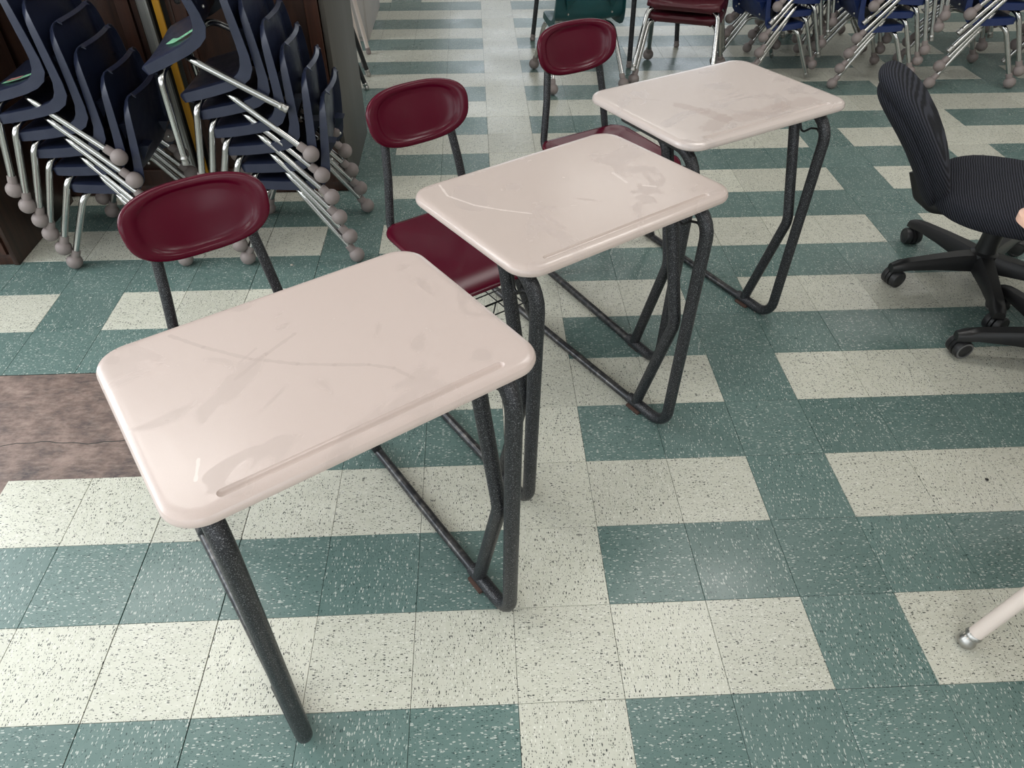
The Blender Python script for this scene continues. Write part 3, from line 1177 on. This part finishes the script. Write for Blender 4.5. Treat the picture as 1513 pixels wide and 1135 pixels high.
root = thing('white_cabinet', 'off-white cabinet far back beyond the grey end panel', 'cabinet', (-1.2, 4.95, 0))
box_obj('body', -0.438, 0.438, -0.415, 0.425, 0.0, 1.1, M['white_cab'], root, 0.004)
for q in range(2):
    a = -0.432 + 0.434 * q
    box_obj('door', a, a + 0.428, -0.428, -0.415, 0.03, 1.09, M['white_cab'], root, 0.003)


def table(label, cx, cy, rotz, w_, d_, h, feet, top_m, leg_m, r, foot_m, tops=None, corner=0.03):
    """table with splayed tube legs; feet are points on the floor in world space"""
    root = thing('table', label, 'table', (cx, cy, 0), rotz)
    bm = bmesh.new()
    rings = []
    for ins, z in ((0.006, h - 0.026), (0.0, h - 0.022), (0.0, h - 0.006), (0.005, h)):
        rings.append([bm.verts.new((x, y, z)) for x, y in rrect(w_ / 2 - ins, d_ / 2 - ins, corner, 6)])
    n = len(rings[0])
    for a, b in zip(rings, rings[1:]):
        for q in range(n):
            bm.faces.new((a[q], a[(q + 1) % n], b[(q + 1) % n], b[q]))
    bm.faces.new(rings[-1])
    bm.faces.new(rings[0][::-1])
    mesh_obj('tabletop', bm, top_m, root)
    inv = (Matrix.Translation((cx, cy, 0)) @ Matrix.Rotation(rotz, 4, 'Z')).inverted()
    for q, ft in enumerate(feet):
        p = inv @ Vector((ft[0], ft[1], 0))
        tp = tops[q] if tops else (p.x * 0.86, p.y * 0.80)
        lg = tube_obj('leg', [(p.x, p.y, 0.018), (tp[0], tp[1], h - 0.024)], r, leg_m, root, 0, 14)
        d = (Vector((tp[0], tp[1], h - 0.024)) - Vector((p.x, p.y, 0.018))).normalized()
        bm = bmesh.new()
        lathe(bm, [(0, -0.016), (r * 0.95, -0.016), (r * 1.18, -0.010), (r * 1.2, 0.0), (r * 1.02, 0.006), (r * 1.02, 0.012), (r * 1.14, 0.014), (r * 1.14, 0.021), (r * 1.0, 0.024)], 16,
              Matrix.Translation((p.x, p.y, 0.0172)) @ d.to_track_quat('Z', 'Y').to_matrix().to_4x4())
        mesh_obj('foot_cap', bm, foot_m, lg)
    return root


# table whose cream leg and peach corner reach into the picture at the right
cx, cy = 1.765, 0.19
table('table at the right edge with cream tube legs and a peach top', cx, cy, 0.0, 1.15, 1.20, 0.72,
      [(1.018, 0.092), (1.05, -0.42), (2.35, 0.0), (2.35, -0.42)], M['peach'], M['cream_paint'], 0.0165, M['steel'],
      [(1.30 - cx, 0.13 - cy), (1.30 - cx, -0.35 - cy), (2.2 - cx, 0.05 - cy), (2.2 - cx, -0.35 - cy)], corner=0.05)
table('table with dark grey splayed legs behind the third desk', 0.79, 4.40, -0.79, 0.98, 0.62, 0.84,
      [(0.335, 4.505), (0.892, 3.944), (0.72, 4.89), (1.27, 4.33)], M['top_under'], M['hammer'], 0.015, M['ball'])
table('table with cream splayed legs standing against the off-white cabinet', -1.10, 4.22, 0.0, 0.80, 0.55, 0.66,
      [(-0.738, 4.272), (-1.46, 4.272), (-0.74, 4.02), (-1.46, 4.02)], M['white_cab'], M['cream_paint'], 0.013, M['ball'],
      [(0.26, 0.06), (-0.3, 0.06), (0.26, -0.12), (-0.3, -0.12)])
table('low table with black splayed legs half hidden by the grey end panel', -1.06, 3.66, 0.0, 0.80, 0.60, 0.66,
      [(-0.688, 3.632), (-1.42, 3.5), (-0.70, 3.86), (-1.42, 3.86)], M['laminate'], M['black_plastic'], 0.0135, M['steel'],
      [(0.19, -0.03), (-0.3, -0.2), (0.22, 0.16), (-0.3, 0.16)])


# ------------------------------------------------------------------ office chairs
def blob(hx, hy, hz, ex=2.6, ez=2.4, nu=40, nv=20, fn=None):
    """superellipsoid cushion"""
    bm = bmesh.new()
    pw = lambda v, e: math.copysign(abs(v) ** (2 / e), v)
    rows = []
    for b in range(1, nv):
        ph = -PI / 2 + PI * b / nv
        row = []
        for a in range(nu):
            th = 2 * PI * a / nu
            p = Vector((hx * pw(math.cos(ph), ez) * pw(math.cos(th), ex), hy * pw(math.cos(ph), ez) * pw(math.sin(th), ex), hz * pw(math.sin(ph), ez)))
            row.append(bm.verts.new(fn(p) if fn else p))
        rows.append(row)
    for r0, r1 in zip(rows, rows[1:]):
        for a in range(nu):
            bm.faces.new((r0[a], r0[(a + 1) % nu], r1[(a + 1) % nu], r1[a]))
    for row, z in ((rows[0], -hz), (rows[-1], hz)):
        p = Vector((0, 0, z))
        c_ = bm.verts.new(fn(p) if fn else p)
        for a in range(nu):
            bm.faces.new((row[a], row[(a + 1) % nu], c_))
    return bm


def office_chair(label, cx, cy, facing, base_deg, seat_off, back=True, seat_h=0.43, rbase=0.318, ring=False):
    root = thing('office_chair', label, 'chair', (cx, cy, 0), 0, 'black office chairs')
    bm = bmesh.new()
    lathe(bm, [(0.0, 0.062), (0.030, 0.062), (0.046, 0.075), (0.050, 0.105), (0.046, 0.128), (0.036, 0.135), (0.034, 0.16), (0.033, 0.30), (0.0, 0.30)], 24)
    mesh_obj('column', bm, M['black_plastic'], root)
    rots = [20, -50, 75, 130, -20]
    for q in range(5):
        a = math.radians(base_deg + 72 * q)
        ca, sa = math.cos(a), math.sin(a)
        bm = bmesh.new()
        rows = []
        for rr, hw, z0, z1 in ((0.030, 0.034, 0.066, 0.128), (0.09, 0.031, 0.070, 0.126), (0.18, 0.027, 0.074, 0.117), (0.27, 0.024, 0.074, 0.106), (rbase - 0.010, 0.023, 0.068, 0.099), (rbase + 0.016, 0.018, 0.064, 0.088)):
            sec = [(-hw, z0), (-hw, z0 + (z1 - z0) * 0.6), (-hw * 0.62, z1), (hw * 0.62, z1), (hw, z0 + (z1 - z0) * 0.6), (hw, z0)]
            rows.append([bm.verts.new((rr * ca - s * sa, rr * sa + s * ca, z)) for s, z in sec])
        for r0, r1 in zip(rows, rows[1:]):
            for k_ in range(6):
                bm.faces.new((r0[k_], r0[(k_ + 1) % 6], r1[(k_ + 1) % 6], r1[k_]))
        bm.faces.new(rows[0])
        bm.faces.new(rows[-1][::-1])
        arm = mesh_obj('base_arm', bm, M['black_plastic'], root, sharp=0.9)
        # caster: hood and two wheels
        tx, ty = rbase * ca, rbase * sa
        b = a + math.radians(rots[q])
        fx, fy = math.cos(b), math.sin(b)
        wx, wy = tx - 0.012 * fx, ty - 0.012 * fy
        bm = bmesh.new()
        lathe(bm, [(0, 0.0), (0.006, 0.0), (0.006, 0.03), (0, 0.03)], 8, Matrix.Translation((tx, ty, 0.045)))
        mh = Matrix.Translation((wx, wy, 0.032)) @ Matrix.Rotation(b, 4, 'Z') @ Matrix.Rotation(PI / 2, 4, 'X')
        lathe(bm, [(0, -0.008), (0.026, -0.008), (0.0335, -0.005), (0.0335, 0.005), (0.026, 0.008), (0, 0.008)], 20, mh)
        cs = mesh_obj('caster', bm, M['black_plastic'], arm)
        for sgn in (-1, 1):
            bm = bmesh.new()
            c0 = 0.008 * sgn
            c1_ = 0.031 * sgn
            pr = [(0, c0), (0.029, c0), (0.032, c0 + 0.002 * sgn), (0.032, c1_ - 0.006 * sgn), (0.029, c1_ - 0.001 * sgn), (0.0235, c1_), (0.022, c1_ - 0.0015 * sgn), (0.014, c1_ + 0.001 * sgn), (0, c1_ + 0.0015 * sgn)]
            lathe(bm, pr, 24, mh)
            for f_ in bm.faces:
                q_ = mh.inverted() @ f_.calc_center_median()
                f_.material_index = 1 if ring and 0.0236 < math.hypot(q_.x, q_.y) < 0.0315 and abs(q_.z) > 0.0275 else 0
            mesh_obj('caster_wheel', bm, [M['caster'], M['caster_ring']], arm)
    Rz = Matrix.Rotation(facing, 4, 'Z')
    # mechanism plate and seat
    bm = bmesh.new()
    box(bm, -0.10, 0.10, -0.07, 0.07, 0.285, 0.335, 0.012)
    bmesh.ops.transform(bm, matrix=Matrix.Translation((seat_off[0] * 0.4, seat_off[1] * 0.4, 0)) @ Rz, verts=bm.verts)
    mesh_obj('seat_mechanism', bm, M['black_plastic'], root)

    def seat_fn(p):
        z = p.z
        fr = max(0.0, (p.x - 0.10) / 0.14)
        z -= 0.030 * fr * fr
        z += 0.012 * (p.y / 0.24) ** 2 * (1 if p.z > 0 else 0)
        return Vector((p.x, p.y, z))
    bm = blob(0.25, 0.25, 0.060, 2.7, 2.6, fn=seat_fn)
    bmesh.ops.transform(bm, matrix=Matrix.Translation((seat_off[0], seat_off[1], seat_h - 0.045)) @ Rz, verts=bm.verts)
    mesh_obj('seat', bm, M['fabric'], root, sharp=2)
    if back:
        # reclined back: cushion, seam and the bar that carries it
        bx, bz, rec = back
        hz, hy, hx = 0.253, 0.172, 0.045

        def back_fn(p):
            k_ = p.z / hz
            wide = 1.0 - 0.10 * max(0, k_) ** 2
            x = p.x + 0.020 * (p.y / hy) ** 2 + 0.028 * math.cos(k_ * 1.6) - 0.01
            return Vector((x, p.y * wide, p.z))
        Mb = Matrix.Translation((seat_off[0], seat_off[1], 0)) @ Rz @ Matrix.Translation((bx, 0, bz)) @ Matrix.Rotation(-rec, 4, 'Y')
        bm = blob(hx, hy, hz, 2.5, 3.0, fn=back_fn)
        bmesh.ops.transform(bm, matrix=Mb, verts=bm.verts)
        bk = mesh_obj('backrest', bm, M['fabric'], root, sharp=2)
        # rear cover standing slightly proud behind the seam
        bm = blob(hx * 0.72, hy * 0.93, hz * 0.88, 2.6, 3.2, fn=lambda p: back_fn(p) + Vector((-0.032, 0, -0.016)))
        bmesh.ops.transform(bm, matrix=Mb, verts=bm.verts)
        mesh_obj('back_cover', bm, M['fabric'], bk, sharp=2)
        mb = Matrix.Translation((seat_off[0], seat_off[1], 0)) @ Rz
        pts = [mb @ Vector(p) for p in ((0.02, 0, 0.318), (-0.215, 0, 0.305), (-0.270, 0, 0.34), (bx + 0.040, 0, bz - 0.125))]
        bm = bmesh.new()
        tube(bm, fillet(pts, 0.03), 0.022, 10, squash=0.35)
        mesh_obj('back_bar', bm, M['black_plastic'], root)
    return root


office_chair('office chair with reclined charcoal ribbed back, right of the farthest desk', 1.785, 1.53, math.radians(-26), 181, (-0.06, -0.08),
             back=(-0.35, 0.548, math.radians(38)))
office_chair('office chair mostly beyond the right edge, only its black five-arm base in view', 1.815, 1.045, math.radians(-30), 168, (0.14, -0.05),
             back=(-0.20 + 0.52, 0.62, math.radians(-12)), ring=True)

# ------------------------------------------------------------------ crumbs and lint on the floor
def crumb(label, x, y, s, m_):
    bm = bmesh.new()
    bmesh.ops.create_icosphere(bm, subdivisions=2, radius=s)
    for v in bm.verts:
        v.co *= random.uniform(0.7, 1.15)
        v.co.z *= 0.6
    o = mesh_obj('crumb', bm, m_, None)
    o.location = (x, y, s * 0.55)
    tag(o, label, 'crumb')


crumb('pale crumb on the floor in front of the taped chair stack', -0.786, 1.757, 0.006, M['crumb'])
crumb('black crumb on a cream tile towards the right edge', 1.325, 0.565, 0.005, M['crumb_dark'])
